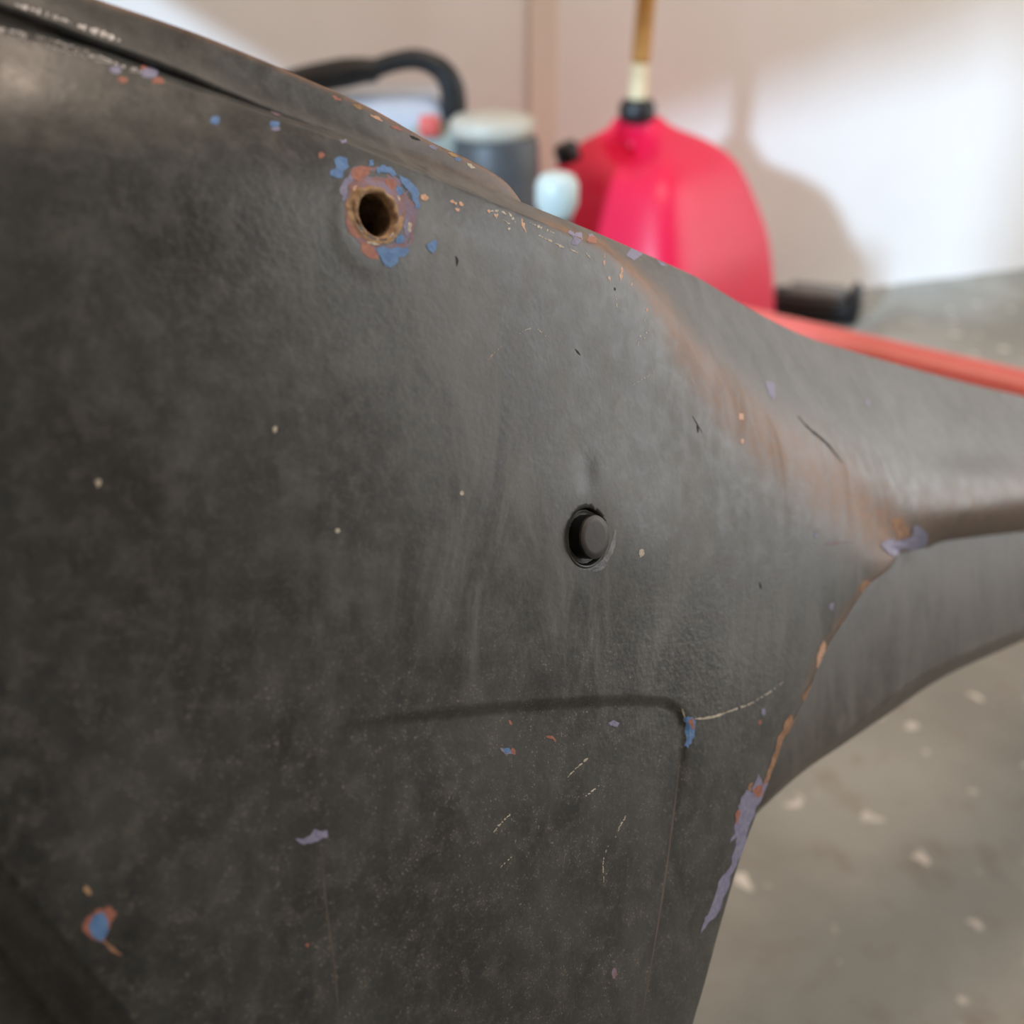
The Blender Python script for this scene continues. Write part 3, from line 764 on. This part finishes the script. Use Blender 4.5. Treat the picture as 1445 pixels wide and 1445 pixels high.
# edge E: orange upper run, lavender lower run
def z9(x, y): return (920 + x / 2.6514, 900 + y / 2.6514)
def L9(L): return [z9(*p) for p in L]
chip(L9([(398, 505), (412, 560), (432, 520), (412, 600), (385, 665), (352, 755), (330, 820), (312, 860), (290, 925), (262, 990), (215, 1060), (180, 1110), (188, 1075), (215, 1020), (245, 935), (275, 880), (305, 800), (318, 745), (290, 770), (312, 690), (325, 640), (322, 630), (352, 568), (375, 580), (385, 540)]), M_lav, amp=0.13, lift=0.08)
chip(L9([(375, 575), (392, 552), (412, 552), (432, 520), (410, 590), (395, 600)]), M_prim, lift=0.12)
chip(L9([(322, 640), (332, 650), (318, 700), (312, 690)]), M_prim, lift=0.12)
chip(L9([(362, 548), (378, 540), (372, 572), (358, 568)]), M_orange, lift=0.09)
chip(L9([(498, 310), (520, 285), (528, 310), (515, 345), (500, 365), (485, 400), (470, 440), (455, 490), (438, 530), (420, 550), (428, 510), (448, 450), (462, 420), (470, 370), (490, 345)]), M_orange, lift=0.1, amp=0.12)
chip(L9([(620, 60), (640, 10), (650, 20), (645, 60), (630, 85), (622, 120), (614, 110)]), M_copper, lift=0.1, amp=0.12)
chip(L9([(575, 200), (590, 180), (585, 215), (570, 240), (562, 230)]), M_orange, lift=0.1)
chip(L9([(408, 268), (418, 262), (426, 285), (414, 294)]), M_lav); chip(L9([(396, 315), (404, 305), (410, 318), (402, 328)]), M_prim)
# junction patch and neck chips
def z10(x, y): return (1130 + x / 5.557, 700 + y / 5.557)
def L10(L): return [z10(*p) for p in L]
chip(L10([(620, 380), (720, 330), (750, 370), (830, 350), (880, 290), (870, 240), (920, 230), (990, 300), (980, 390), (900, 420), (800, 450), (720, 470), (650, 420)]), M_lav, amp=0.12, lift=0.25)
chip(L10([(700, 180), (780, 160), (840, 260), (840, 320), (780, 340), (720, 260)]), M_orange, 'rust_patch', lift=0.05, amp=0.1)
chip(L10([(455, 720), (500, 660), (545, 660), (530, 730), (480, 770)]), M_orange, lift=0.1)
chip(L10([(300, 1030), (320, 985), (350, 990), (330, 1040)]), M_orange, lift=0.1)
chip(L10([(100, 265), (135, 300), (115, 325), (100, 300)]), M_lav); chip(L10([(285, 460), (300, 455), (295, 495), (285, 490)]), M_lav)
chip(L10([(225, 850), (262, 840), (255, 900), (228, 890)]), M_lav)
stroke(L10([(190, 380), (300, 365), (420, 355)]), 3, M_mauve)
def z6(x, y): return (900 + x / 2.6514, 480 + y / 2.6514)
def L6(L): return [z6(*p) for p in L]
chip(L6([(478, 152), (505, 155), (515, 200), (508, 228), (490, 200)]), M_lav, amp=0.08)
chip(L6([(855, 215), (868, 230), (865, 252), (853, 235)]), M_lav)
chip(L6([(378, 275), (395, 275), (396, 298), (382, 300)]), M_copper); chip(L6([(385, 370), (396, 372), (394, 388), (386, 385)]), M_copper)
stroke(L6([(600, 285), (640, 330), (700, 380), (735, 420), (765, 460)]), 3.4, M_dark)
stroke(L6([(222, 312), (226, 345)]), 3, M_dark); stroke(L6([(205, 285), (240, 345)]), 1.2, M_dark)
stroke(L6([(455, 905), (462, 930)]), 2.4, M_dark)
for (x, y, rx, ry) in [(139, 681, 4.5, 6), (476, 749, 3.5, 4), (388, 606, 3.2, 4.5), (1342, 760, 5, 3), (905, 780, 4, 6), (680, 762, 0, 0), (652, 696, 3, 4)]:
    if rx: chip(blob(x, y, rx, ry, 10, 7, .2), M_pale if x < 1300 else M_mauve, 'paint_chip', 0.08)
# chipped top of the flange
for (x, y, w, m) in [(505, 148, 10, M_rust), (560, 178, 9, M_prim), (585, 192, 8, M_dark), (640, 216, 9, M_rust), (646, 212 + 10, 5, M_blue), (610, 205, 8, M_lav), (530, 163, 9, M_copper), (665, 232, 7, M_pale), (475, 136, 8, M_prim)]:
    chip(blob(x, y + 3, w, 2.6, 25, 7, .3), m, 'paint_chip', 0.05, tree=bvh_f)

# ---- upper hole: threaded bush
def basis(n):
    z = Vector(n).normalized(); x = Vector((0, 0, 1)).cross(z).normalized(); y = z.cross(x)
    return Matrix((x, y, z)).transposed().to_4x4()
B1 = basis(n1); c1v = Vector(c1); R = R1
prof = []
z = -0.0008
pitch_ = 0.0016
for k in range(9):
    prof += [(R * 0.94, z), (R * 0.83, z - pitch_ * .5)]; z -= pitch_
prof += [(R * 0.95, z), (R * 0.95, z - 0.004)]
bm = lathe(prof, 56, c1v, B1, close=False)
bush = frame_part(bm_obj('threaded_bush', bm, M_thread))
bush['label'] = 'rusty threaded hole'
for f in bush.data.polygons: pass
bm = lathe([(R * 0.96, -0.0195), (R * .5, -0.0196), (0.0001, -0.0197)], 40, c1v, B1, close=False)
frame_part(bm_obj('bush_floor', bm, M_plugside), bush)
# rust collar, uneven
bm = lathe([(R * 1.22, -0.0003), (R * 1.18, 0.00015), (R * 1.12, 0.0004), (R * 1.0, 0.00045), (R * 0.91, 0.0001), (R * 0.89, -0.0010)], 72, c1v, B1, close=False)
for v in bm.verts:
    d = v.co - c1v; h = d.dot(Vector(n1)); rr = (d - Vector(n1) * h)
    a = math.atan2(rr.dot(B1.col[1].to_3d()), rr.dot(B1.col[0].to_3d())); L = rr.length
    if L > R * 0.95: v.co += rr.normalized() * R * 0.075 * min(1, (L / R - .88) * 4) * (math.sin(3 * a + 1) * .5 + math.sin(7 * a) * .35 + math.sin(13 * a + 2) * .3) + Vector(n1) * 0.00015 * math.sin(11 * a + 4 * L / R)
frame_part(bm_obj('rust_ring', bm, M_rust), bush)

# ---- lower hole: rubber plug standing a little proud
B2 = basis(n2); c2v = Vector(c2)
R = R2
bm = lathe([(R * 1.10, 0.0), (R * 1.04, 0.0003), (R * 0.99, 0.0001), (R * 0.97, -0.0015), (R * 0.95, -0.004)], 56, c2v, B2, close=False)
frame_part(bm_obj('hole_rim', bm, M_paint))
bm = lathe([(R * 0.955, -0.0035), (R * 0.93, -0.0008), (R * 0.89, -0.0006), (R * 0.87, -0.001), (R * 0.76, -0.001)], 56, c2v, B2, close=False)
for v in bm.verts: v.co += Vector(rng.normal(0, 0.00006, 3))
frame_part(bm_obj('sealing_lip', bm, M_grey))
bm = lathe([(R * 0.76, -0.012), (R * 0.76, 0.0024), (R * 0.74, 0.0028)], 56, c2v, B2, close=True)
pl = frame_part(bm_obj('rubber_plug', bm, M_plugside, None, False)); pl['label'] = 'round black rubber plug'
bm = lathe([(R * 0.74, 0.0026), (R * 0.72, 0.00292), (R * 0.5, 0.0030), (0.0001, 0.0030)], 56, c2v, B2, close=False)
cf = bm_obj('plug_face', bm, M_rubber); frame_part(cf, pl)

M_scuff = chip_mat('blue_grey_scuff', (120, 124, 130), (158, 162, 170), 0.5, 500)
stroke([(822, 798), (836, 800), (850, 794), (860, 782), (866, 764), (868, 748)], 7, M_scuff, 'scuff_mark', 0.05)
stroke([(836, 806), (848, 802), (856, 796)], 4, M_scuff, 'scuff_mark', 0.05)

# ------------------------------------------------------------------ red fuel can
def yaw(a): return Matrix.Rotation(math.radians(a), 4, 'Z')
can_p = np.array([0.174, 1.445, 0.0])
can = empty('fuel_can', can_p)
tag(can, 'bright red plastic fuel can with amber spout standing against the white wall', 'fuel can')
def superellipse(a, b, n, k):
    th = 2 * math.pi * k / n; c, s_ = math.cos(th), math.sin(th); e = 0.36
    return (a * math.copysign(abs(c) ** e, c), b * math.copysign(abs(s_) ** e, s_))
levels = []
for z_, hw in [(0.0, .154), (.006, .166), (.03, .170), (.10, .168), (.19, .156), (.234, .144), (.275, .127), (.305, .114), (.326, .102), (.343, .088), (.356, .070), (.368, .046), (.376, .030), (.392, .026)]:
    tp = max(0.0, (z_ - .33) / .06)
    levels.append((z_ * .925, hw * .90, hw * .98, -.020 * min(1, tp), 0.0))
bm = bmesh.new(); rings = []; n = 72
for z, a, b, ox, oy in levels:
    rings.append([bm.verts.new((superellipse(a, b, n, k)[0] + ox, superellipse(a, b, n, k)[1] + oy, z)) for k in range(n)])
for a, b in zip(rings, rings[1:]):
    for k in range(n): bm.faces.new((a[k], a[(k + 1) % n], b[(k + 1) % n], b[k]))
bm.faces.new(list(reversed(rings[0]))); bm.faces.new(rings[-1])
CANROT = yaw(-38)
bm.transform(CANROT)
# hand-hold scooped into the shoulder towards the camera
for v in bm.verts:
    d = Vector((v.co.x + 0.024, v.co.y + 0.04, (v.co.z - 0.335)))
    w = math.exp(-((d.x / .022) ** 2 + (d.y / .04) ** 2 + (d.z / .03) ** 2))
    v.co += Vector((0, 0.06, -0.03)) * w
body = bm_obj('body', bm, M_fuelred, can)
sb_ = body.modifiers.new('smooth', 'SUBSURF'); sb_.levels = 1; sb_.render_levels = 1
bm = lathe([(0.020, .352), (0.023, .356), (0.023, .372), (0.018, .378), (0.012, .380)], 32, CANROT @ Vector((-.020, .0, 0)))
bm_obj('collar', bm, M_black, can)
nk = CANROT @ Vector((-.020, .0, 0))
bm = tube([(nk.x, nk.y, .376), (nk.x + .001, nk.y, .425)], [0.0125, 0.0115]); bm_obj('spout_base', bm, M_spout2, can)
bm = tube([(nk.x + .001, nk.y, .422), (nk.x + .004, nk.y, .49), (nk.x + .010, nk.y + .002, .59), (nk.x + .014, nk.y + .004, .66)], [0.012, 0.0115, 0.0105, 0.009]); bm_obj('spout', bm, M_spout, can)
# vent cap and white cap on the left shoulder
vp = at_y(np.array(800.), np.array(214.), 1.36) - can_p
bm = lathe([(0.015, -0.012), (0.015, .006), (0.012, .010)], 28, Vector(vp), Matrix.Rotation(math.radians(-20), 4, 'Y')); bm_obj('vent_cap', bm, M_black, can)
# moulded pale panel on the shoulder
lp = at_y(np.array(958.), np.array(240.), 1.20) - can_p

# ------------------------------------------------------------------ white capped bottle
wp = at_y(np.array(786.), np.array(270.), 0.95)
bottle = empty('spray_bottle', (wp[0], wp[1], 0.0))
tag(bottle, 'slim bottle with a round white cap beside the red fuel can', 'bottle')
h = wp[2]
bm = lathe([(0.028, 0.0), (0.031, .004), (0.031, h - .075), (0.026, h - .05), (0.014, h - .03), (0.012, h - .018)], 36); bm_obj('body', bm, M_dgrey, bottle)
bm = lathe([(0.013, h - .022), (0.015, h - .018), (0.0185, h - .010), (0.0185, h + .006), (0.015, h + .013), (0.008, h + .016)], 36); bm_obj('cap', bm, M_white, bottle)

# ------------------------------------------------------------------ power tool with loop handle
gp = np.array([-0.10, 1.29, 0.0])
gen = empty('portable_generator', gp)
tag(gen, 'pale grey portable engine unit with black loop handle left of the fuel can', 'machine')
def G_(px_, py_, y): return Vector(at_y(np.array(float(px_)), np.array(float(py_)), y) - gp)
c = G_(545, 230, 1.32); ht = G_(545, 140, 1.25).z
bm = rounded_box((.16, .15, ht), .028, 4, (c.x, c.y, ht / 2)); bm_obj('housing', bm, M_bluewhite, gen)
t_ = G_(606, 178, 1.220); bm = rounded_box((.022, .012, .022), .004, 2, (t_.x, t_.y, t_.z)); bm_obj('red_badge', bm, M_redlabel, gen)
bm = tube([G_(640, 200, 1.280), G_(640, 165, 1.265), G_(638, 125, 1.260), G_(622, 98, 1.260), G_(590, 84, 1.260), G_(555, 88, 1.260), G_(522, 100, 1.260)], [.016, .015, .0135, .011, .010, .010]); bm_obj('handle_loop', bm, M_black, gen)
bm = tube([G_(532, 99, 1.260), G_(500, 101, 1.260), G_(450, 110, 1.260), G_(400, 122, 1.260)], [.012, .0155, .0155, .015]); bm_obj('hand_grip', bm, M_black, gen)
bm = tube([G_(405, 120, 1.260), G_(390, 140, 1.270), G_(395, 190, 1.290), G_(455, 225, 1.300)], [.013, .013, .013, .013]); bm_obj('handle_leg', bm, M_black, gen)
e = G_(640, 205, 1.280)
bm = rounded_box((.10, .12, e.z + .03), .02, 3, (e.x, e.y, (e.z + .03) / 2)); bm_obj('engine_block', bm, M_greygreen, gen)
e = G_(700, 200, 1.230)
bm = lathe([(.044, .0), (.048, .01), (.048, e.z - .03), (.046, e.z + .0), (.040, e.z + .012)], 40, (e.x, e.y, 0)); bm_obj('tank', bm, M_dgrey, gen)
e2 = G_(695, 176, 1.230)
bm = lathe([(.040, e2.z - .012), (.046, e2.z - .008), (.046, e2.z + .004), (.040, e2.z + .009), (.02, e2.z + .011)], 40, (e2.x, e2.y, 0)); bm_obj('tank_cap', bm, M_cream, gen)

# ------------------------------------------------------------------ black tool on the floor
a = on_floor(np.array(1085.), np.array(424.), 0.02); b = on_floor(np.array(1212.), np.array(438.), 0.02)
tool = empty('hand_tool', ((a[0] + b[0]) / 2, (a[1] + b[1]) / 2, 0))
tag(tool, 'black plastic tool with grey top lying on the concrete by the red bar', 'tool')
L = float(np.linalg.norm(b - a)); rotz = Matrix.Rotation(math.atan2(b[1] - a[1], b[0] - a[0]), 4, 'Z')
bm = rounded_box((L, .06, .042), .014, 3, (0, 0, .021), rotz); bm_obj('body', bm, M_black, tool)
bm = rounded_box((L * .62, .05, .012), .005, 3, rotz @ Vector((L * .02, 0, .045)), rotz); bm_obj('top_plate', bm, M_grey, tool)
bm = rounded_box((L * .16, .066, .060), .016, 3, rotz @ Vector((L * .44, 0, .030)), rotz); bm_obj('end_cap', bm, M_black, tool)

# ------------------------------------------------------------------ red steel stand
ra = at_y(np.array(1000.), np.array(452.), 1.05); rb = at_y(np.array(1640.), np.array(602.), 0.86)
rr = 0.021
st = empty('red_stand', ((ra[0] + rb[0]) / 2, (ra[1] + rb[1]) / 2, 0))
tag(st, 'red enamelled steel tube stand running behind the neck of the frame', 'stand')
o = Vector(st.location)
ra, rb = Vector(ra) - o, Vector(rb) - o
bm = tube([ra, ra.lerp(rb, .33), ra.lerp(rb, .66), rb], rr, 24); bm_obj('rail', bm, M_redbar, st)
for p in (ra, rb):
    bm = tube([p, Vector((p.x, p.y, p.z * .5)), Vector((p.x, p.y, 0.004))], 0.012, 16); bm_obj('leg', bm, M_redbar, st)
